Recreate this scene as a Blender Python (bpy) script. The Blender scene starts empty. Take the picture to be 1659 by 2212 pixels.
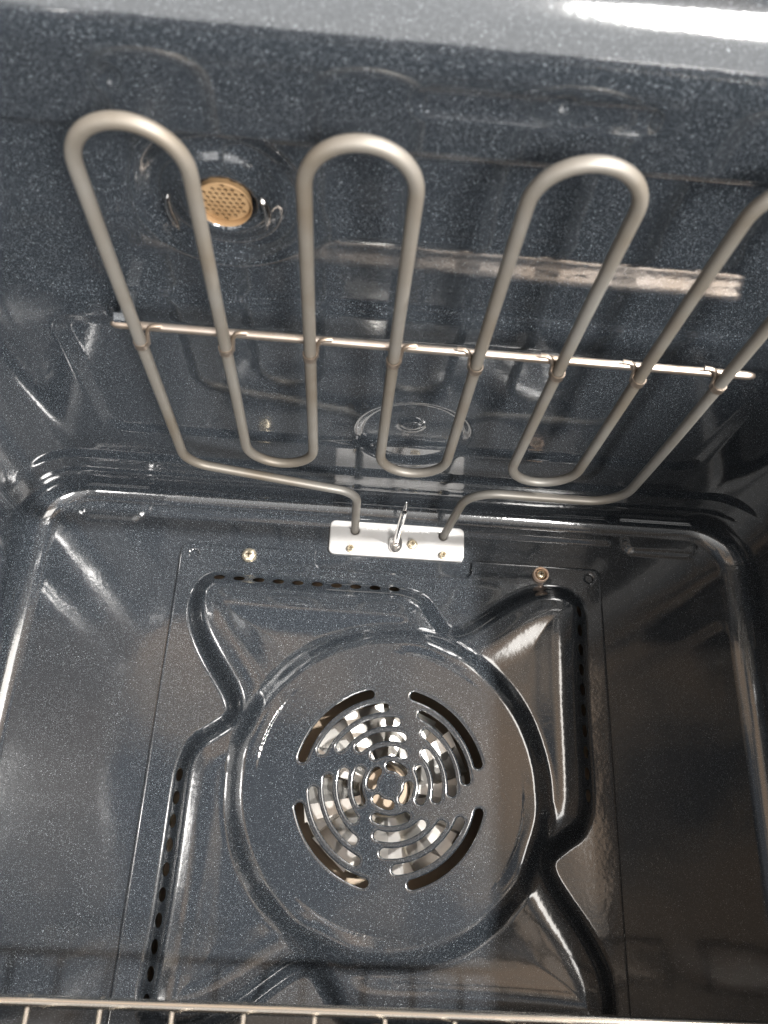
import bpy, math, random
import numpy as np
from mathutils import Matrix, Vector
PI = math.pi
random.seed(4)

# ------------------------------------------------------------------ camera, world, lights, exposure
sc = bpy.context.scene
COL = sc.collection
CAM = np.array([-0.0405, -0.6308, -0.0434])
yaw, pitch, roll = 0.0484, 0.4085, 0.0483
f = np.array([math.sin(yaw)*math.cos(pitch), math.cos(yaw)*math.cos(pitch), math.sin(pitch)])
r = np.array([math.cos(yaw), -math.sin(yaw), 0.0])
u = np.cross(r, f)
c_, s_ = math.cos(roll), math.sin(roll)
r2, u2 = c_*r+s_*u, -s_*r+c_*u
cd = bpy.data.cameras.new('camera')
cam = bpy.data.objects.new('camera', cd); COL.objects.link(cam)
cam.matrix_world = Matrix(((r2[0], u2[0], -f[0], CAM[0]), (r2[1], u2[1], -f[1], CAM[1]), (r2[2], u2[2], -f[2], CAM[2]), (0, 0, 0, 1)))
cd.sensor_fit = 'VERTICAL'; cd.sensor_height = 24.0; cd.lens = 24.0*1679.43/2212.0
cd.clip_start = 0.01; cd.clip_end = 50
cd.dof.use_dof = True; cd.dof.focus_distance = 0.60; cd.dof.aperture_fstop = 5.5
sc.camera = cam

w = bpy.data.worlds.new('World'); sc.world = w; w.use_nodes = True
bg = w.node_tree.nodes['Background']
# kitchen all round as invented tan and grey noise, a sunlit pale floor below
WN, WL = w.node_tree.nodes, w.node_tree.links
wt = WN.new('ShaderNodeTexCoord'); wn = WN.new('ShaderNodeTexNoise'); wn.inputs['Scale'].default_value = 4.2; wn.inputs['Detail'].default_value = 2.5
wp = WN.new('ShaderNodeMapping'); wp.inputs['Location'].default_value = (2.1, 0.4, 3.3)  # shifted to put a dark patch into the cover's central reflection
WL.new(wt.outputs['Generated'], wp.inputs['Vector']); WL.new(wp.outputs[0], wn.inputs['Vector'])
wr = WN.new('ShaderNodeValToRGB'); we = wr.color_ramp.elements
we[0].position = 0.40; we[0].color = (0.22, 0.24, 0.27, 1); we[1].position = 0.60; we[1].color = (1.05, 0.78, 0.57, 1)
we.new(0.50).color = (0.80, 0.67, 0.55, 1)
WL.new(wn.outputs['Fac'], wr.inputs[0])
ws = WN.new('ShaderNodeSeparateXYZ'); WL.new(wt.outputs['Generated'], ws.inputs[0])
wm_ = WN.new('ShaderNodeMapRange'); wm_.interpolation_type = 'SMOOTHSTEP'
wm_.inputs['From Min'].default_value = -0.15; wm_.inputs['From Max'].default_value = -0.75; wm_.inputs['To Min'].default_value = 0.0; wm_.inputs['To Max'].default_value = 1.0
WL.new(ws.outputs['Z'], wm_.inputs['Value'])
wx = WN.new('ShaderNodeMix'); wx.data_type = 'RGBA'; WL.new(wm_.outputs[0], wx.inputs['Factor']); WL.new(wr.outputs[0], wx.inputs['A'])
wx.inputs['B'].default_value = (2.1, 2.08, 2.04, 1)
WL.new(wx.outputs['Result'], bg.inputs[0]); bg.inputs[1].default_value = 1.10

def aim(o, d): o.rotation_euler = Vector(d).to_track_quat('-Z', 'Y').to_euler()
def area(name, loc, target, size, power, col, size_y=None):
    l = bpy.data.lights.new(name, 'AREA'); l.energy = power; l.color = col; l.size = size
    l.shape = 'DISK'
    if size_y: l.shape = 'RECTANGLE'; l.size_y = size_y
    o = bpy.data.objects.new(name, l); COL.objects.link(o); o.location = loc
    aim(o, Vector(target)-Vector(loc)); return o
# low daylight coming in over the right jamb of the open oven
sl = bpy.data.lights.new('sun', 'SUN'); sl.energy = 9.0; sl.angle = math.radians(1.6); sl.color = (1.0, 0.97, 0.93)
so = bpy.data.objects.new('sun', sl); COL.objects.link(so); aim(so, (-0.56, 1.0, -0.02))
# the same daylight thrown up by the open door glass
area('door_glass_bounce', (2.27, -4.03, -3.90), (0.0, -0.30, 0.24), 2.0, 1150, (1.0, 0.97, 0.93))
# window of the kitchen, to the right behind the camera
area('kitchen_window', (2.08, -3.1, 0.30), (0, 0, 0), 1.65, 64, (1.0, 0.97, 0.92), 1.7)

sc.view_settings.view_transform = 'Standard'; sc.view_settings.look = 'None'
sc.view_settings.gamma = 1.0; sc.view_settings.exposure = 0.0; sc.view_settings.use_curve_mapping = False
sc.cycles.use_denoising = True
sc.cycles.max_bounces = 12; sc.cycles.glossy_bounces = 6; sc.cycles.diffuse_bounces = 4
sc.cycles.sample_clamp_indirect = 8.0

# ------------------------------------------------------------------ materials
def mat(name, col, rough=0.4, metal=0.0, **k):
    m = bpy.data.materials.new(name); m.use_nodes = True
    b = m.node_tree.nodes['Principled BSDF']
    b.inputs['Base Color'].default_value = (*col, 1); b.inputs['Roughness'].default_value = rough
    b.inputs['Metallic'].default_value = metal
    for a, v in k.items(): b.inputs[a.replace('_', ' ')].default_value = v
    return m
def nodes(m): return m.node_tree.nodes, m.node_tree.links, m.node_tree.nodes['Principled BSDF']
def math_node(N, L, op, a, b=None, clamp=False):
    n = N.new('ShaderNodeMath'); n.operation = op; n.use_clamp = clamp
    for i, v in enumerate((a, b)):
        if v is None: continue
        if isinstance(v, (int, float)): n.inputs[i].default_value = v
        else: L.new(v, n.inputs[i])
    return n.outputs[0]
def enamel(name, fleck=1.0, base=(0.0140, 0.0172, 0.0212), warp=0.35):
    m = mat(name, base, 0.095); N, L, B = nodes(m)
    tc = N.new('ShaderNodeTexCoord').outputs['Object']
    masks = []
    for scale, rad, keep, amp in ((1900, 0.38, 0.84, 0.8), (3300, 0.46, 0.45, 0.38)):
        v = N.new('ShaderNodeTexVoronoi'); v.inputs['Scale'].default_value = scale; L.new(tc, v.inputs['Vector'])
        sep = N.new('ShaderNodeSeparateColor'); L.new(v.outputs['Color'], sep.inputs[0])
        # radius of a fleck: zero for most cells, up to rad for a few
        k = math_node(N, L, 'SUBTRACT', sep.outputs[0], keep)
        k = math_node(N, L, 'MULTIPLY', k, rad/(1-keep))
        d = math_node(N, L, 'SUBTRACT', k, v.outputs['Distance'])
        d = math_node(N, L, 'MULTIPLY', d, 14.0, True)
        d = math_node(N, L, 'MULTIPLY', d, math_node(N, L, 'ADD', sep.outputs[1], 0.25, True))
        d = math_node(N, L, 'MULTIPLY', d, amp)
        masks.append(d)
    mk = math_node(N, L, 'MAXIMUM', masks[0], masks[1])
    mk = math_node(N, L, 'MULTIPLY', mk, fleck, True)
    mx = N.new('ShaderNodeMix'); mx.data_type = 'RGBA'
    L.new(mk, mx.inputs['Factor']); mx.inputs['A'].default_value = (*base, 1); mx.inputs['B'].default_value = (0.56, 0.60, 0.64, 1)
    L.new(mx.outputs['Result'], B.inputs['Base Color'])
    n1 = N.new('ShaderNodeTexNoise'); n1.inputs['Scale'].default_value = 260; n1.inputs['Detail'].default_value = 1; L.new(tc, n1.inputs['Vector'])
    b1 = N.new('ShaderNodeBump'); b1.inputs['Strength'].default_value = 0.10; b1.inputs['Distance'].default_value = 0.0004
    L.new(n1.outputs['Fac'], b1.inputs['Height'])
    n2 = N.new('ShaderNodeTexNoise'); n2.inputs['Scale'].default_value = 22; n2.inputs['Detail'].default_value = 1; L.new(tc, n2.inputs['Vector'])
    b2 = N.new('ShaderNodeBump'); b2.inputs['Strength'].default_value = warp; b2.inputs['Distance'].default_value = 0.0012
    L.new(n2.outputs['Fac'], b2.inputs['Height']); L.new(b1.outputs['Normal'], b2.inputs['Normal'])
    L.new(b2.outputs['Normal'], B.inputs['Normal'])
    B.inputs['IOR'].default_value = 2.0
    return m
ENAMEL = enamel('speckled_navy_enamel')

def mottled(name, c1, c2, rough, metal, scale, rr=0.1, bump=0.0):
    m = mat(name, c1, rough, metal); N, L, B = nodes(m)
    tc = N.new('ShaderNodeTexCoord').outputs['Object']
    n = N.new('ShaderNodeTexNoise'); n.inputs['Scale'].default_value = scale; n.inputs['Detail'].default_value = 5; L.new(tc, n.inputs['Vector'])
    cr = N.new('ShaderNodeValToRGB'); cr.color_ramp.elements[0].position = 0.38; cr.color_ramp.elements[1].position = 0.68
    cr.color_ramp.elements[0].color = (*c1, 1); cr.color_ramp.elements[1].color = (*c2, 1)
    L.new(n.outputs['Fac'], cr.inputs[0]); L.new(cr.outputs[0], B.inputs['Base Color'])
    ro = math_node(N, L, 'ADD', math_node(N, L, 'MULTIPLY', n.outputs['Fac'], rr*2), rough-rr)
    L.new(ro, B.inputs['Roughness'])
    if bump:
        b = N.new('ShaderNodeBump'); b.inputs['Strength'].default_value = bump; b.inputs['Distance'].default_value = 0.0003
        n3 = N.new('ShaderNodeTexNoise'); n3.inputs['Scale'].default_value = scale*12; L.new(tc, n3.inputs['Vector'])
        L.new(n3.outputs['Fac'], b.inputs['Height']); L.new(b.outputs['Normal'], B.inputs['Normal'])
    return m
ROD = mottled('grey_oxidised_element_sheath', (0.170, 0.162, 0.148), (0.120, 0.102, 0.080), 0.50, 0.40, 17, 0.06, 0.15)
PLATE = mottled('brushed_aluminised_steel', (0.45, 0.445, 0.44), (0.37, 0.36, 0.35), 0.42, 0.25, 45, 0.05, 0.1)
STEEL = mottled('heat_tinted_stainless_wire', (0.40, 0.35, 0.31), (0.30, 0.235, 0.18), 0.34, 0.9, 35, 0.04)
CHROME = mat('polished_chrome', (0.82, 0.80, 0.78), 0.10, 1.0)
RACKM = mat('bright_nickel_rack_wire', (0.90, 0.86, 0.79), 0.12, 1.0)
FANM = mottled('nickel_fan_sheet', (0.93, 0.91, 0.87), (0.86, 0.83, 0.78), 0.29, 0.95, 18, 0.04)
CHAMBER = mottled('brownish_chamber_sheet', (0.42, 0.34, 0.26), (0.33, 0.26, 0.19), 0.32, 0.8, 20, 0.05)
GOLD = mat('zinc_yellow_screw', (0.86, 0.76, 0.58), 0.24, 0.9)
BRASS = mottled('copper_tinted_vent_screen', (0.36, 0.24, 0.13), (0.24, 0.145, 0.07), 0.45, 0.4, 60, 0.05)
THROAT_SHADE = mat('painted_throat_shade', (0.05, 0.03, 0.02), 0.7)
STAMP = mat('stamped_lettering', (0.86, 0.86, 0.86), 0.35, 0.2)

# ------------------------------------------------------------------ helpers
def thing(name, loc, label, cat, group=None):
    e = bpy.data.objects.new(name, None); COL.objects.link(e); e.location = loc; e.empty_display_size = 0.02
    e['label'] = label; e['category'] = cat
    if group: e['group'] = group
    return e
def mesh_obj(name, V, F, m, parent=None, smooth=True, sharp=None, loc=(0, 0, 0)):
    me = bpy.data.meshes.new(name)
    if isinstance(F, np.ndarray) and F.ndim == 2 and F.shape[1] in (3, 4):
        V = np.asarray(V, dtype=np.float32); k = F.shape[1]
        me.vertices.add(len(V)); me.vertices.foreach_set('co', V.ravel())
        me.loops.add(F.size); me.loops.foreach_set('vertex_index', F.astype(np.int32).ravel())
        me.polygons.add(len(F)); me.polygons.foreach_set('loop_start', np.arange(0, F.size, k, dtype=np.int32))
        me.update(calc_edges=True); me.validate()
    else:
        me.from_pydata([tuple(map(float, v)) for v in V], [], [tuple(map(int, q)) for q in F])
    if smooth: me.polygons.foreach_set('use_smooth', np.ones(len(me.polygons), dtype=bool))
    if sharp: me.set_sharp_from_angle(angle=math.radians(sharp))
    me.materials.append(m); me.update()
    return link(name, me, parent, loc)
def world_loc(o):
    v = Vector(o.location)
    while o.parent: o = o.parent; v = v + o.location
    return v
def link(name, me, parent=None, loc=(0, 0, 0)):
    """links a mesh whose vertices are in world coordinates (shifted by loc) below its parent"""
    o = bpy.data.objects.new(name, me); COL.objects.link(o)
    if parent is not None:
        o.parent = parent; o.location = Vector(loc)-world_loc(parent)
    else: o.location = loc
    return o
def grid_faces(n, m, close_u=False):
    I = np.arange(n*m).reshape(n, m)
    if close_u: I = np.vstack([I, I[:1]])
    return np.stack([I[:-1, :-1], I[1:, :-1], I[1:, 1:], I[:-1, 1:]], -1).reshape(-1, 4)
def frames(P):
    P = np.asarray(P, float); T = np.gradient(P, axis=0); T /= np.linalg.norm(T, axis=1)[:, None]
    n0 = np.cross(T[0], [0.3, 0.2, 1.0]); n0 /= np.linalg.norm(n0); Ns = [n0]
    for i in range(1, len(P)):
        n = Ns[-1]-T[i]*np.dot(Ns[-1], T[i]); Ns.append(n/np.linalg.norm(n))
    Ns = np.array(Ns); return P, T, Ns, np.cross(T, Ns)
def tube(P, rad, seg=20, caps=True):
    P, T, A, B = frames(P); rad = np.broadcast_to(rad, (len(P),))
    th = np.linspace(0, 2*PI, seg, endpoint=False)
    V = (P[:, None]+rad[:, None, None]*(np.cos(th)[None, :, None]*A[:, None]+np.sin(th)[None, :, None]*B[:, None])).reshape(-1, 3)
    F = []
    for i in range(len(P)-1):
        for j in range(seg):
            a, b = i*seg+j, i*seg+(j+1) % seg; F.append((a, b, b+seg, a+seg))
    if caps: F.append(tuple(range(seg))[::-1]); F.append(tuple(range((len(P)-1)*seg, len(P)*seg)))
    return V, F
def rounded_path(pts, radii, step=0.002):
    pts = [np.array(q, float) for q in pts]; out = [pts[0]]
    for i in range(1, len(pts)-1):
        a, b, c = pts[i-1], pts[i], pts[i+1]; d1 = (a-b)/np.linalg.norm(a-b); d2 = (c-b)/np.linalg.norm(c-b)
        ang = math.acos(np.clip(np.dot(d1, d2), -1, 1)); R = radii[i-1]
        if R <= 0 or ang > PI-1e-3: out.append(b); continue
        t = R/math.tan(ang/2); bis = (d1+d2)/np.linalg.norm(d1+d2); cen = b+bis*R/math.sin(ang/2)
        s, e = b+d1*t, b+d2*t; n = max(5, int(R*(PI-ang)/step)); v1, v2 = s-cen, e-cen; om = PI-ang
        for k in range(n+1):
            q = k/n; out.append(cen+(math.sin((1-q)*om)*v1+math.sin(q*om)*v2)/math.sin(om) if om < PI-.01 else cen+v1)
    out.append(pts[-1]); return resample(np.array(out), step)
def resample(P, step):
    d = np.r_[0, np.cumsum(np.linalg.norm(np.diff(P, axis=0), axis=1))]
    n = max(3, int(d[-1]/step)); s = np.linspace(0, d[-1], n)
    return np.stack([np.interp(s, d, P[:, k]) for k in range(3)], 1)
def lathe(profile, cen, axis='Y', seg=32):
    """profile of (radius, offset towards the viewer); axis Y faces -y, axis Z faces -z"""
    V, F = [], []
    for (rr, h) in profile:
        for j in range(seg):
            a = 2*PI*j/seg; x, z = rr*math.cos(a), rr*math.sin(a)
            V.append((cen[0]+x, cen[1]-h, cen[2]+z) if axis == 'Y' else (cen[0]+x, cen[1]-z, cen[2]-h))
    for i in range(len(profile)-1):
        for j in range(seg):
            a, b = i*seg+j, i*seg+(j+1) % seg; F.append((a, a+seg, b+seg, b))
    F.append(tuple(range(seg))); F.append(tuple(range((len(profile)-1)*seg, len(profile)*seg))[::-1])
    return V, F
def join(*vf):
    V, F = [], []
    for v, q in vf:
        o = len(V); V += [tuple(x) for x in v]; F += [tuple(int(i)+o for i in k) for k in q]
    return V, F
def box(x0, x1, y0, y1, z0, z1):
    V = [(x, y, z) for x in (x0, x1) for y in (y0, y1) for z in (z0, z1)]
    return V, [(0, 1, 3, 2), (4, 6, 7, 5), (0, 4, 5, 1), (2, 3, 7, 6), (0, 2, 6, 4), (1, 5, 7, 3)]
sstep = lambda a, b, x: (lambda t: t*t*t*(t*(6*t-15)+10))(np.clip((x-a)/(b-a), 0, 1))
def rrect(x, y, x0, x1, y0, y1, R):          # signed distance, positive inside
    cx, cy = (x0+x1)/2, (y0+y1)/2; qx = np.abs(x-cx)-(x1-x0)/2+R; qy = np.abs(y-cy)-(y1-y0)/2+R
    return -(np.hypot(np.maximum(qx, 0), np.maximum(qy, 0))+np.minimum(np.maximum(qx, qy), 0)-R)
def cut_sheet(U, V, keep, lift, rim):
    """triangulated sheet over a grid, cut along keep()=0; lift(u,v)->xyz; rim = offset of the far edge of the cut"""
    n, m = U.shape; s = keep(U, V).ravel(); u_, v_ = U.ravel(), V.ravel()
    s = np.where(np.abs(s) < 1e-6, 1e-6, s)
    q = grid_faces(n, m); T = np.vstack([q[:, [0, 1, 2]], q[:, [0, 2, 3]]])
    pos = (s[T] > 0).sum(1); full = T[pos == 3]; mixed = T[(pos == 1) | (pos == 2)]
    nu, nv = list(u_), list(v_); cache = {}
    def cut(a, b):
        k = (min(a, b), max(a, b))
        if k not in cache:
            t = s[k[0]]/(s[k[0]]-s[k[1]]); cache[k] = len(nu)
            nu.append(u_[k[0]]+t*(u_[k[1]]-u_[k[0]])); nv.append(v_[k[0]]+t*(v_[k[1]]-v_[k[0]]))
        return cache[k]
    extra, seg = [], []
    for t in mixed.tolist():
        ins = [s[i] > 0 for i in t]
        if sum(ins) == 1:
            i = ins.index(True); a, b, c = t[i], t[(i+1) % 3], t[(i+2) % 3]
            p, q2 = cut(a, b), cut(a, c); extra.append((a, p, q2)); seg.append((p, q2))
        else:
            i = ins.index(False); a, b, c = t[i], t[(i+1) % 3], t[(i+2) % 3]
            p, q2 = cut(a, b), cut(a, c); extra += [(p, b, c), (p, c, q2)]; seg.append((q2, p))
    F = np.vstack([full, np.array(extra, int).reshape(-1, 3)]) if extra else full
    nu, nv = np.array(nu), np.array(nv); P = np.stack(lift(nu, nv), 1)
    used = np.zeros(len(P), bool); used[F] = True; idx = np.cumsum(used)-1
    F = idx[F]; Pk = P[used]; rows = []
    if seg and rim is not None:
        sg = idx[np.array(seg)]; vs = np.unique(sg); mp = {k: i for i, k in enumerate(vs)}; base = len(Pk); k = len(vs)
        Pk = np.vstack([Pk, Pk[vs], Pk[vs]+np.array(rim)])
        for a, b in sg:
            A, B = base+mp[a], base+mp[b]; rows += [(A, B, B+k), (A, B+k, A+k)]
        F = np.vstack([F, np.array(rows)])
    return Pk, F

# ------------------------------------------------------------------ the oven cavity: one pressed liner, a back wall, a front frame
oven = thing('oven_cavity', (0, -0.21, -0.25), 'dark navy enamelled oven cavity with white flecks and a pressed ceiling', 'oven')
HW, ZT, ZB, RC = 0.309, 0.240, -0.250, 0.050
def emboss(x, y):
    """rise of the ceiling sheet (m) above its general level: pressed fields, beads and dimples"""
    e = 0.0036*sstep(-0.006, 0.007, rrect(x, y, -0.226, 0.226, -0.378, -0.264, 0.016))
    e = e+0.0030*sstep(-0.006, 0.007, rrect(x, y, -0.2255, 0.2255, -0.236, -0.102, 0.014))
    far = np.hypot(x+0.112, y+0.336)
    e = e-0.0013*np.exp(-((y+0.321)/0.0095)**2)*sstep(0.040, 0.06, far)*sstep(0.235, 0.215, np.abs(x))
    e = e+0.0048*sstep(0.047, 0.032, far)-0.0044*sstep(0.032, 0.019, far)           # dish round the vent
    e = e+0.012*sstep(0.0160, 0.0138, np.hypot(x+0.1125, y+0.3340))              # throat of the vent
    rb = np.hypot(x-0.003, y+0.120)
    e = e+0.0040*sstep(0.045, 0.036, rb)-0.0018*sstep(0.011, 0.006, np.hypot(x-0.001, y+0.128))
    e = e-0.0075*sstep(-0.3775, -0.3860, y)                                        # lower rail along the front
    e = e+0.0020*sstep(-0.002, 0.003, rrect(x, y, -0.026, 0.075, -0.4165, -0.4035, 0.006))
    for cx, cy in ((-0.148, -0.4085), (0.035, -0.413)):
        e = e+0.0030*np.exp(-((x-cx)**2+(y-cy)**2)/0.0032**2)
    e = e-0.0030*np.exp(-((x+0.184)/0.0035)**2)*sstep(-0.262, -0.250, y)*sstep(-0.212, -0.226, y)   # beads by the element hanger
    e = e-0.0022*np.exp(-((x+0.186)/0.0035)**2)*sstep(-0.302, -0.295, y)*sstep(-0.276, -0.284, y)
    e = e-0.0040*sstep(-0.064, -0.056, y)-0.0015*sstep(-0.040, -0.034, y)           # shoulder above the back wall
    return e
def outline(n_top, off):
    """rounded-rectangle section of the cavity, inset by off (negative = larger); returns x, z and outward normals"""
    hw, zt, zb, R = HW-off, ZT-off, ZB+off, max(RC-off, 0.004); X, Z, NX, NZ = [], [], [], []
    def seg(x0, z0, x1, z1, n, nx, nz):
        for t in np.linspace(0, 1, n, endpoint=False): X.append(x0+(x1-x0)*t); Z.append(z0+(z1-z0)*t); NX.append(nx); NZ.append(nz)
    def arc(cx, cz, a0, a1, n):
        for t in np.linspace(a0, a1, n, endpoint=False): X.append(cx+R*math.cos(t)); Z.append(cz+R*math.sin(t)); NX.append(math.cos(t)); NZ.append(math.sin(t))
    seg(-hw, zb+R, -hw, zt-R, 150, -1, 0); arc(-hw+R, zt-R, PI, PI/2, 24)
    seg(-hw+R, zt, hw-R, zt, n_top, 0, 1); arc(hw-R, zt-R, PI/2, 0, 24)
    seg(hw, zt-R, hw, zb+R, 150, 1, 0); arc(hw-R, zb+R, 0, -PI/2, 24)
    seg(hw-R, zb, -hw+R, zb, 40, 0, -1); arc(-hw+R, zb+R, -PI/2, -PI, 24)
    return [np.array(a) for a in (X, Z, NX, NZ)]
rows = []
RB, YF, RF = 0.021, -0.4170, 0.050
for t in np.linspace(0, PI/2, 16): rows.append((-RB+RB*math.cos(t), RB-RB*math.sin(t)))       # fillet into the back wall
for y in np.arange(-RB-0.0022, YF, -0.0021): rows.append((y, 0.0))
for t in np.linspace(0, PI/2, 22): rows.append((YF-RF*math.sin(t), -(RF-RF*math.cos(t))))      # rolled front edge
NT = 270; sheets = []
for (y, off) in rows:
    X, Z, NX, NZ = outline(NT, off)
    E = emboss(X, np.full_like(X, y))*np.clip(NZ, 0, 1)**3*sstep(-0.002, -0.018, y)*sstep(-0.4670, -0.450, y)
    # flat field pressed into each side wall
    side = rrect(np.full_like(X, y), Z, -0.40, -0.034, -0.20, 0.162, 0.02)
    S = 0.0032*sstep(-0.004, 0.005, side)*np.abs(NX)**3
    sheets.append(np.stack([X+NX*S, np.full_like(X, y), Z+E], 1))
V = np.vstack(sheets); nr, npt = len(rows), len(sheets[0])
I = np.arange(nr*npt).reshape(nr, npt); I = np.hstack([I, I[:, :1]])
F = np.stack([I[:-1, :-1], I[:-1, 1:], I[1:, 1:], I[1:, :-1]], -1).reshape(-1, 4)
mesh_obj('cavity_liner', V, F, ENAMEL, oven)
# front frame: flat face round the mouth
Xa, Za, _, _ = outline(60, -RF); Xb, Zb, _, _ = outline(60, -0.09)
k = len(Xa); yf = YF-RF
V = np.vstack([np.stack([Xa, np.full(k, yf), Za], 1), np.stack([Xb, np.full(k, yf), Zb], 1), np.stack([Xb, np.full(k, yf+0.03), Zb], 1)])
F = []
for i in range(2):
    for j in range(k): a, b = i*k+j, i*k+(j+1) % k; F.append((a, b, b+k, a+k))
mesh_obj('front_frame', V, F, ENAMEL, oven, sharp=40)
# back wall with the fan opening
gx, gz = np.meshgrid(np.linspace(-HW-0.002, HW+0.002, 250), np.linspace(ZB-0.002, ZT+0.002, 200), indexing='ij')
def wall_keep(x, z): return np.minimum(rrect(x, z, -HW+RB-0.0015, HW-RB+0.0015, ZB+RB-0.0015, ZT-RB+0.0015, RC-RB+0.002), -rrect(x, z, -0.164, 0.164, -0.164, 0.164, 0.02))
def wall_lift(x, z):
    # a lip pressed along the top and turned down at both ends
    h = 0.0016*sstep(0.2115, 0.2150, z)*sstep(0.205, 0.200, np.abs(x+0.01))+0.0026*sstep(-0.003, 0.003, rrect(x, z, -0.27, -0.218, 0.207, 0.30, 0.008))
    h = h+0.0026*sstep(-0.003, 0.003, rrect(x, z, 0.205, 0.27, 0.207, 0.30, 0.008))
    h = h+0.0006*np.sin(x*22+1)*np.sin(z*25+0.5)
    return x, -h+0*x-0.0004, z
P, F = cut_sheet(gx, gz, wall_keep, wall_lift, (0, 0.001, 0))
mesh_obj('back_wall', P, F, ENAMEL, oven)

# ------------------------------------------------------------------ convection fan behind the cover
FC = (0.0035, 0.0, 0.0)
ch = thing('fan_chamber', (FC[0], 0.06, FC[2]-0.16), 'brownish metal fan chamber seen through the slots of the cover', 'fan chamber')
V, F = [], []
def rect_ring(h, R, n=10):
    out = []
    for cx, cz, a0 in ((h-R, h-R, 0), (-h+R, h-R, PI/2), (-h+R, -h+R, PI), (h-R, -h+R, 1.5*PI)):
        for t in np.linspace(a0, a0+PI/2, n): out.append((cx+R*math.cos(t), cz+R*math.sin(t)))
    return out
for h, y in ((0.1655, 0.0008), (0.1655, 0.046), (0.160, 0.052), (0.150, 0.053)):
    V += [(x, y, z) for x, z in rect_ring(h, 0.022)]
k = 40
for i in range(3):
    for j in range(k): a, b = i*k+j, i*k+(j+1) % k; F.append((a, b, b+k, a+k))
F.append(tuple(range(3*k, 4*k)))
mesh_obj('chamber_wall', V, F, CHAMBER, ch, sharp=40)
fan = thing('convection_fan', (FC[0], 0.05, FC[2]), 'shiny nickel fan wheel with flat blades behind the slotted cover', 'fan')
V, F = lathe([(0.0, -0.036), (0.066, -0.036), (0.066, -0.037), (0.0, -0.037)], FC, seg=64)
mesh_obj('back_disc', V, F, FANM, fan, sharp=30)
V, F = lathe([(0.0, -0.010), (0.004, -0.010), (0.0055, -0.0115), (0.0055, -0.016), (0.011, -0.017), (0.013, -0.020), (0.013, -0.0355)], FC, seg=6)
mesh_obj('hub_nut', V, F, CHROME, fan, smooth=False)
V, F = lathe([(0.0, -0.0165), (0.016, -0.0165), (0.019, -0.019), (0.020, -0.0358)], FC, seg=40)
mesh_obj('hub', V, F, CHAMBER, fan, sharp=30)
NB = 9
bv, bf = [], []
W2 = 0.0150
prof = [(-W2, 0.0345), (-W2*0.92, 0.0255), (W2*0.30, 0.0185), (W2*1.02, 0.0175)]     # bent blade: foot, sloping face, lip
for side in (0, 0.0007):
    for (rr, sc_) in ((0.0210, 0.55), (0.034, 0.85), (0.0655, 1.18)):
        for (t, y) in prof: bv.append((rr, y+side, t*sc_))
m_ = len(prof)
for sd in range(2):
    for a in range(2):
        for b in range(m_-1):
            i = sd*3*m_+a*m_+b; q = (i, i+m_, i+m_+1, i+1); bf.append(q if sd == 0 else q[::-1])
me0 = None
for i in range(NB):
    a = 2*PI*i/NB+0.2
    if me0 is None:
        o = mesh_obj('fan_blade', bv, bf, FANM, fan, smooth=False, loc=FC); me0 = o.data
    else: o = link('fan_blade', me0, fan, FC)
    o.rotation_euler = (0, a, 0)

def screw(name, cen, rad, parent, m=GOLD, axis='Y', hexa=True, washer=0.0):
    parts = []
    if washer: parts.append(lathe([(washer, 0.0), (washer, 0.0007), (washer*0.9, 0.0011), (rad*0.9, 0.0011)], cen, axis, 28))
    if hexa:
        parts.append(lathe([(rad*1.25, 0.0006), (rad*1.25, 0.0012), (rad*1.15, 0.0015), (rad, 0.0016)], cen, axis, 24))
        parts.append(lathe([(rad, 0.0014), (rad, 0.0040), (rad*0.86, 0.0046), (rad*0.66, 0.0046), (rad*0.55, 0.0038), (0.0, 0.0036)], cen, axis, 6))
    else:
        parts.append(lathe([(rad, 0.0004), (rad, 0.0014), (rad*0.9, 0.0026), (rad*0.66, 0.0035), (rad*0.35, 0.0040), (0.0, 0.0041)], cen, axis, 24))
    o = mesh_obj(name, *join(*parts), m, parent, sharp=35)
    cr = join(*[box(-a, a, -b, b, 0, 0.0012) for a, b in ((rad*0.42, rad*0.10), (rad*0.10, rad*0.42))])
    top = 0.0041 if not hexa else 0.0042
    V = [(cen[0]+x, cen[1]-top-z*0.3, cen[2]+y) for x, y, z in cr[0]]
    mesh_obj('recess_shade_cross', V, cr[1], mat('painted_recess_shade', (0.10, 0.075, 0.045), 0.45, 0.7), o, smooth=False)  # dark cross on the head, its colour standing in for a shaded recess
    return o
for (x, z) in ((-0.0545, -0.012), (0.047, -0.012)):
    screw('motor_screw', (x, 0.0530, z), 0.0042, ch)

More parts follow.
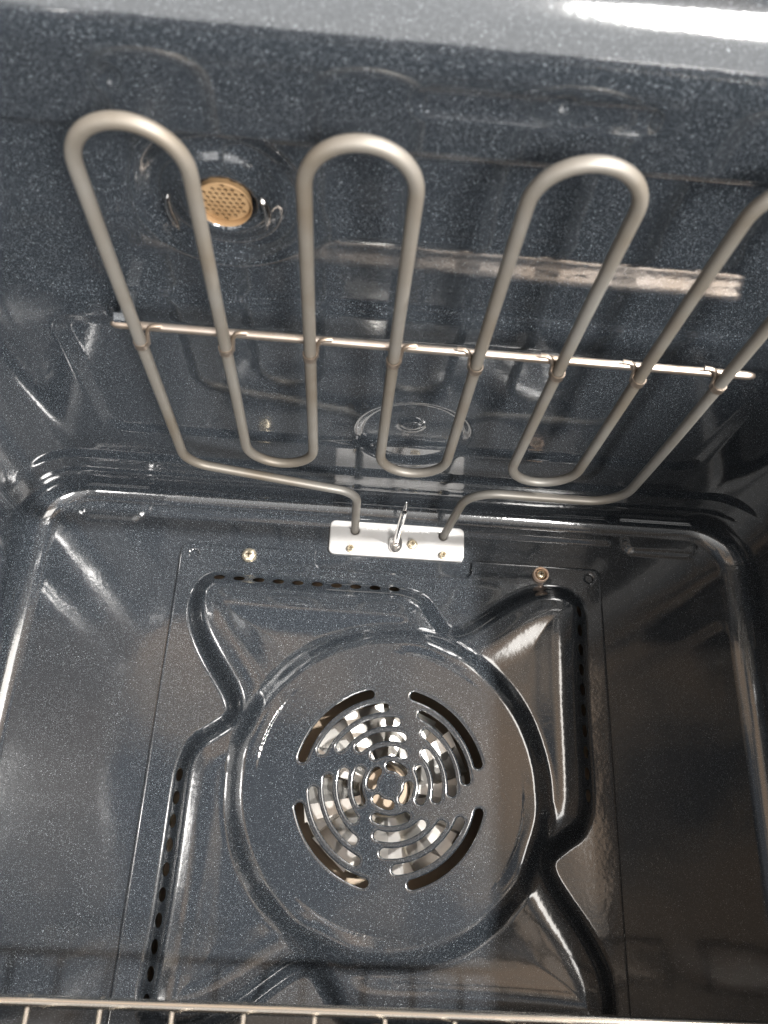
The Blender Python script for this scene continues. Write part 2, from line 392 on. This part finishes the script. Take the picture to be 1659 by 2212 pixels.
# ------------------------------------------------------------------ slotted convection cover
cover = thing('convection_cover', (0, -0.0015, -0.19), 'raised navy enamel fan cover with swirl of curved slots on back wall', 'fan cover')
LEFT = [(-0.1555, -0.125), (-0.154, -0.09), (-0.1535, -0.05), (-0.1535, -0.012), (-0.1525, 0.008), (-0.1465, 0.0235), (-0.1345, 0.0330), (-0.1240, 0.0415), (-0.1205, 0.0500),
        (-0.1235, 0.0610), (-0.1320, 0.0740), (-0.1430, 0.0890), (-0.1530, 0.1050), (-0.1595, 0.1200), (-0.1615, 0.1360)]
poly = []
for kk in range(4):
    for (x, z) in LEFT+[(-0.1585, 0.1485), (-0.1480, 0.1560)]:
        for _ in range(kk): x, z = z, -x
        poly.append((x, z))
poly = np.array(poly)
def catmull(P, k=8):
    out = []
    n = len(P)
    for i in range(n):
        p0, p1, p2, p3 = P[i-1], P[i], P[(i+1) % n], P[(i+2) % n]
        for t in np.linspace(0, 1, k, endpoint=False):
            out.append(0.5*((2*p1)+(-p0+p2)*t+(2*p0-5*p1+4*p2-p3)*t*t+(-p0+3*p1-3*p2+p3)*t**3))
    return np.array(out)
poly = catmull(poly, 6)+np.array([0.0015, 0.001])
def poly_sdf(x, z):
    x, z = np.asarray(x, float), np.asarray(z, float); d = np.full(x.shape, 9.0); ins = np.zeros(x.shape, bool)
    for i in range(len(poly)):
        (ax, az), (bx, bz) = poly[i-1], poly[i]; ex, ez = bx-ax, bz-az
        t = np.clip(((x-ax)*ex+(z-az)*ez)/(ex*ex+ez*ez), 0, 1)
        d = np.minimum(d, np.hypot(x-ax-t*ex, z-az-t*ez))
        if az != bz: ins ^= ((az > z) != (bz > z)) & (x < ex*(z-az)/ez+ax)
    return np.where(ins, d, -d)
SLOTS = [(0.0683, 15.6, 76.2), (0.0570, 6.8, 66.5), (0.0463, -3.0, 56.3), (0.0354, -12.0, 42.6), (0.0245, -22.0, 29.5), (0.0137, -42.0, 0.5)]
HWID = 0.0034
def slot_sdf(x, z):
    x, z = np.asarray(x, float)-FC[0], np.asarray(z, float); best = np.full(x.shape, 9.0)
    R = np.hypot(x, z); A = np.degrees(np.arctan2(z, x))
    for kq in range(4):
        for (rr, a0, a1) in SLOTS:
            mid, half = (a0+a1)/2-90*kq, (a1-a0)/2
            da = (A-mid+180) % 360-180; ex = np.clip(np.abs(da)-half, 0, None)
            xe, ze = rr*np.cos(np.radians(half)), rr*np.sin(np.radians(half))
            px, pz = R*np.cos(np.radians(np.abs(da))), R*np.sin(np.radians(np.abs(da)))
            d = np.where(ex == 0, np.abs(R-rr), np.hypot(px-xe, pz-ze))
            best = np.minimum(best, d-HWID)
    return best
PERF = []
for kq in range(4):
    for i in range(10):
        x, z = -0.1560, 0.0000-0.0162*i
        for _ in range(kq): x, z = z, -x
        PERF.append((x+0.0015, z+0.001, kq % 2))
def perf_sdf(x, z):
    best = np.full(np.shape(x), 9.0)
    for (cx, cz, vert) in PERF:
        a, b = (0.0030, 0.0047) if not vert else (0.0047, 0.0030)
        k = np.hypot((x-cx)/a, (z-cz)/b); best = np.minimum(best, (k-1)*0.0024)
    return best
def cover_outline(x, z):
    d = rrect(x, z, -0.1805, 0.1805, -0.1885, 0.1880, 0.007)
    dip = rrect(x, z, -0.066, 0.068, 0.1725, 0.25, 0.007)       # clearance under the element plate
    d = np.minimum(d, -dip)
    for hx, hz in ((-0.1690, 0.1790), (0.1705, 0.1790), (-0.1690, -0.1790), (0.1705, -0.1790)):
        d = np.minimum(d, np.hypot(x-hx, z-hz)-0.0036)
    return d
def cover_keep(x, z): return np.minimum(np.minimum(cover_outline(x, z), slot_sdf(x, z)), perf_sdf(x, z))
def cover_lift(x, z):
    d = poly_sdf(x, z)
    h = 0.0040+0.0130*sstep(-0.0100, 0.0100, d)
    rr = np.hypot(x-FC[0], z)
    h = h+0.0062*sstep(0.1275, 0.1050, rr)                       # raised centre disc
    h = h+0.0022*np.exp(-((d-0.021)/0.014)**2)*(rr > 0.1)        # the sheet swells a little inside the step
    h = h+0.0006*np.cos(np.clip(rr/0.108, 0, 1)*PI)
    s = np.minimum(slot_sdf(x, z), cover_outline(x, z)); h = h-0.0007*np.clip(1-s/0.0016, 0, 1)**2
    return x, -h, z
gx, gz = np.meshgrid(np.linspace(-0.182, 0.182, 405), np.linspace(-0.190, 0.190, 423), indexing='ij')
P, F = cut_sheet(gx, gz, cover_keep, cover_lift, (0, 0.0011, 0))
mesh_obj('pressed_sheet', P, F, ENAMEL, cover)
for (x, lab) in ((-0.1226, 'domed gold screw in a flush seat'), (0.1273, 'gold screw standing in a pale washer ring')):
    if x < 0: o = screw('cover_screw', (x, -0.0040, 0.1797), 0.0062, cover, hexa=False)
    else:
        o = screw('cover_screw', (x, -0.0042, 0.1788), 0.0042, cover, hexa=False)
        ring = lathe([(0.0050, 0.0), (0.0050, 0.0030), (0.0056, 0.0038), (0.0064, 0.0038), (0.0069, 0.0030), (0.0069, 0.0)], (x, -0.0040, 0.1788), 'Y', 36)
        mesh_obj('washer', ring[0], ring[1][:-2], mat('copper_tinted_washer', (0.74, 0.56, 0.44), 0.3, 0.6), o, sharp=40)
    o['label'] = lab

# ------------------------------------------------------------------ broil element
ZE, RR = 0.2093, 0.00345
BX = [-0.1625+0.047*i for i in range(8)]
YFR, YBK, RU = -0.4090, -0.1240, 0.0235
elem = thing('broil_element', (0.003, -0.0015, 0.187), 'grey serpentine broil element hanging under the oven ceiling', 'heating element')
pts = [np.array([-0.0345, 0.004, ZE]), np.array([-0.0345, -0.060, ZE])]
def arcpts(cx, cy, R, a0, a1, n=18): return [np.array([cx+R*math.cos(t), cy+R*math.sin(t), ZE]) for t in np.linspace(a0, a1, n)]
lead = rounded_path([(-0.0345, 0.004, ZE), (-0.0355, -0.083, ZE), (BX[0], -0.1140, ZE), (BX[0], -0.17, ZE)], [0.020, 0.022])
path = list(lead)
for i in range(8):
    x = BX[i]
    if i % 2 == 0:
        path.append(np.array([x, YFR+RU, ZE])); path += arcpts(x+RU, YFR+RU, RU, PI, 2*PI)[1:]
    elif i < 7:
        path.append(np.array([x, YBK-RU, ZE])); path += arcpts(x+RU, YBK-RU, RU, PI, 0)[1:]
tail = rounded_path([(BX[7], -0.17, ZE), (BX[7], -0.0960, ZE), (0.0490, -0.0990, ZE), (0.0425, 0.004, ZE)], [0.026, 0.026])
path += list(tail)
path = resample(np.array(path), 0.0025)
path[:, 2] += 0.0008*np.sin(path[:, 1]*19+path[:, 0]*11)*np.clip(-path[:, 1]/0.1, 0, 1)
mesh_obj('heating_rod', *tube(path, RR, 24), ROD, elem)
# mounting plate with the two rod holes and the sensor hole
gx, gz = np.meshgrid(np.linspace(-0.058, 0.063, 160), np.linspace(0.184, 0.2200, 64), indexing='ij')
def plate_keep(x, z):
    d = rrect(x, z, -0.0560, 0.0610, 0.1870, 0.2178, 0.0048)
    for hx in (-0.0345, 0.0425): d = np.minimum(d, np.hypot(x-hx, z-ZE)-0.0040)
    return d
def plate_lift(x, z): return x, -0.0034+0.0006*np.clip(1-plate_keep(x, z)/0.0010, 0, 1)**2+0*x, z
P, F = cut_sheet(gx, gz, plate_keep, plate_lift, (0, 0.0024, 0))
plate = mesh_obj('mounting_plate', P, F, PLATE, elem)
for (x, z, rr) in ((-0.0373, 0.1918, 0.0028), (0.0425, 0.1912, 0.0028), (0.0157, 0.1996, 0.0031)):
    screw('plate_screw', (x, -0.0034, z), rr, plate, washer=0.0046 if x > 0.01 and x < 0.02 else 0.0)
# stamped lettering along the upper edge, worn until hardly legible
fc = bpy.data.curves.new('stamp', 'FONT'); fc.body = '21HCA  U07A1  W1703  20 9/27/05  [FAE]'; fc.size = 0.0030; fc.extrude = 0.00012; fc.align_x = 'CENTER'
tmp = bpy.data.objects.new('stamp', fc); COL.objects.link(tmp); dg = bpy.context.evaluated_depsgraph_get()
tme = bpy.data.meshes.new_from_object(tmp.evaluated_get(dg)); bpy.data.objects.remove(tmp)
TV = np.array([v.co[:] for v in tme.vertices]); TF = [tuple(q.vertices) for q in tme.polygons]
mesh_obj('stamped_text', np.stack([TV[:, 0]*1.03+0.003, -0.00345-TV[:, 2], TV[:, 1]+0.2112], 1), TF, STAMP, plate, smooth=False)
# support bar and the straps that hold each run of rod to it
zb_ = ZE+0.0060; yb_ = -0.2690
bar = rounded_path([(-0.1785, yb_, zb_), (0.1865, yb_+0.003, zb_)], [])
rad = np.full(len(bar), 0.00245); rad[0] = rad[-1] = 0.0012; rad[1] = rad[-2] = 0.0021
mesh_obj('support_bar', *tube(bar, rad, 16), STEEL, elem)
def strap(sgn):
    ring = []
    th = np.linspace(0, 2*PI, 28, endpoint=False)
    for (rr, yy) in ((RR+0.0001, -0.0022), (RR+0.0007, -0.0022), (RR+0.0007, 0.0022), (RR+0.0001, 0.0022)):
        ring.append(np.stack([rr*np.cos(th), np.full(28, yy), rr*np.sin(th)], 1))
    V = np.vstack(ring); F = []
    for i in range(4):
        for j in range(28):
            a, b = i*28+j, i*28+(j+1) % 28; c, d = ((i+1) % 4)*28+(j+1) % 28, ((i+1) % 4)*28+j; F.append((a, b, c, d))
    hook = rounded_path([(sgn*(RR+0.0004), 0.0015, 0.0005), (sgn*(RR+0.0006), -0.0065, 0.0030), (sgn*(RR+0.0030), -0.0105, 0.0040), (sgn*(RR+0.0085), -0.0100, 0.0048)], [0.003, 0.003], 0.0012)
    return join((V, F), tube(hook, np.linspace(0.0010, 0.0016, len(hook)), 10))
SM = {}
for i, x in enumerate(BX):
    sg = 1 if i < 4 else -1
    lz = (x, yb_+0.0075, ZE)
    if sg not in SM:
        o = mesh_obj('strap', *strap(sg), STEEL, elem, sharp=40, loc=lz); SM[sg] = o.data
    else: link('strap', SM[sg], elem, lz)
# hook of the liner that carries the end of the bar
hk = rounded_path([(-0.1725, yb_+0.004, ZT+0.002), (-0.1725, yb_+0.004, ZE+0.013), (-0.1725, yb_-0.0015, ZE+0.0025), (-0.1725, yb_-0.006, ZE+0.009)], [0.004, 0.003], 0.001)
P_, T_, A_, B_ = frames(hk)
V, F = [], []
for q in range(len(hk)):
    for dx, dn in ((-0.0035, 0), (0.0035, 0), (0.0035, 0.0009), (-0.0035, 0.0009)):
        n = np.cross(T_[q], [1, 0, 0]); V.append(hk[q]+np.array([dx, 0, 0])+n*dn)
for q in range(len(hk)-1):
    for j in range(4): a, b = q*4+j, q*4+(j+1) % 4; F.append((a, b, b+4, a+4))
mesh_obj('bar_hook', V, F, ENAMEL, oven, sharp=40)

# ------------------------------------------------------------------ temperature sensor
sen = thing('temperature_sensor', (0.0015, -0.0034, 0.1995), 'slim steel temperature probe standing out through the white mounting plate', 'probe')
c0 = (0.0012, -0.0036, 0.1990)
n = 40; V, F = [], []
for (sc_, h) in ((1.0, 0.0), (1.0, 0.0012), (0.90, 0.0022), (0.62, 0.0022), (0.55, 0.0010)):
    for j in range(n):
        a = 2*PI*j/n; V.append((c0[0]+0.0060*sc_*math.cos(a), c0[1]-h, c0[2]+0.0060*sc_*math.sin(a)+(0.0022*sc_ if math.sin(a) > 0 else -0.0022*sc_)))
for i in range(4):
    for j in range(n): a, b = i*n+j, i*n+(j+1) % n; F.append((a, a+n, b+n, b))
F.append(tuple(range(4*n, 5*n))[::-1])
mesh_obj('flange', V, F, CHROME, sen, sharp=40)
pp = resample(np.array([(0.0008, -0.003, 0.1990), (0.0040, -0.0560, 0.2090)]), 0.002)
rd = np.full(len(pp), 0.0026); rd[-1] = 0.0016
mesh_obj('probe_tube', *tube(pp, rd, 20), CHROME, sen, sharp=50)
tp = resample(np.array([(0.0040, -0.0555, 0.2089), (0.0042, -0.0600, 0.2098), (0.0046, -0.0665, 0.2110)]), 0.0015)
rd = np.linspace(0.0014, 0.0007, len(tp))
mesh_obj('probe_tip', *tube(tp, rd, 12), CHROME, sen)

# ------------------------------------------------------------------ vent in the ceiling
VC = (-0.1125, -0.3340, 0.2450)
vent = thing('ceiling_vent', (VC[0], VC[1], 0.240), 'round copper-coloured perforated vent screen set in the oven ceiling', 'vent')
RV = 0.0132
hx = []
for i in range(-7, 8):
    for j in range(-7, 8):
        x, y = (i+0.5*(j % 2))*0.0031, j*0.0031*0.866
        if math.hypot(x, y) < RV-0.0022: hx.append((x, y))
gx, gy = np.meshgrid(np.linspace(-RV-0.0005, RV+0.0005, 130), np.linspace(-RV-0.0005, RV+0.0005, 130), indexing='ij')
def vent_keep(x, y):
    d = RV-np.hypot(x, y)
    for a, b in hx: d = np.minimum(d, np.hypot(x-a, y-b)-0.00124)
    return d
def vent_lift(x, y):
    rr = np.hypot(x, y); return x+VC[0], y+VC[1], VC[2]+0.0006*(rr/RV)**2+0.0010*np.clip((rr-RV+0.0015)/0.0015, 0, 1)**2
P, F = cut_sheet(gx, gy, vent_keep, vent_lift, (0, 0, 0.0014))
mesh_obj('perforated_screen', P, F[:, ::-1], BRASS, vent, sharp=45)
V, F = lathe([(RV+0.0009, 0.0012), (RV+0.0006, 0.0018), (RV+0.0003, 0.0014), (RV+0.0002, -0.0030)], VC, 'Z', 48)
mesh_obj('vent_collar', V, F[:-2], BRASS, vent, sharp=40)
V, F = lathe([(RV, -0.0045), (0.0, -0.0045)], VC, 'Z', 40)  # dark disc behind the holes, its colour standing in for the throat's shade
mesh_obj('throat_shade_disc', V, F[:-2], THROAT_SHADE, vent)
for (a0, a1, rr) in ((150, 200, 0.0262), (-28, 22, 0.0222)):
    # bent tab beside the screen
    V, F = [], []; n = 14
    for i in range(n):
        a = math.radians(a0+(a1-a0)*i/(n-1)); k = max(0.0, math.sin(PI*i/(n-1)))**0.5
        for (dr, dz) in ((-0.0018*k-0.0002, 0.0035), (-0.0014*k, 0.0012*(1-k)+0.0008), (0.0012*k, 0.0004), (0.0018*k+0.0002, 0.0035)):
            V.append((VC[0]+(rr+dr)*math.cos(a), VC[1]+(rr+dr)*math.sin(a), VC[2]-0.0078+dz))
    for i in range(n-1):
        for j in range(3): q = i*4+j; F.append((q, q+1, q+5, q+4))
    mesh_obj('bent_tab', V, F, CHROME, vent)

# ------------------------------------------------------------------ rack
RY, RZ = -0.200, -0.1150
rack = thing('oven_rack', (0, RY-0.1, RZ-0.03), 'bright nickel wire oven rack with raised rail in front of the back wall', 'rack')
rail = resample(np.array([(-0.292, RY, RZ-0.0008), (0.292, RY, RZ+0.0012)]), 0.004)
mesh_obj('back_rail', *tube(rail, 0.0025, 16), RACKM, rack)
wm = None
for i in range(-8, 9):
    x = -0.1735+0.0332*(i+4)
    if abs(x) > 0.285: continue
    if wm is None:
        pth = rounded_path([(0, 0.0005, 0.0024), (0, 0.0015, -0.030), (0, -0.21, -0.034)], [0.008], 0.002)
        o = mesh_obj('wire', *tube(pth, 0.00155, 12), RACKM, rack, loc=(x, RY, RZ)); wm = o.data
    else: link('wire', wm, rack, (x, RY, RZ))
for (dy, dz) in ((-0.016, -0.0375), (-0.20, -0.0375)):
    rail = resample(np.array([(-0.292, RY+dy, RZ+dz), (0.292, RY+dy, RZ+dz)]), 0.01)
    mesh_obj('cross_rail', *tube(rail, 0.0021, 12), RACKM, rack)
for sx in (-1, 1):
    rl = rounded_path([(sx*0.292, RY, RZ), (sx*0.292, RY, RZ-0.0375), (sx*0.292, RY-0.205, RZ-0.0375)], [0.01], 0.004)
    mesh_obj('side_rail', *tube(rl, 0.0026, 12), RACKM, rack)
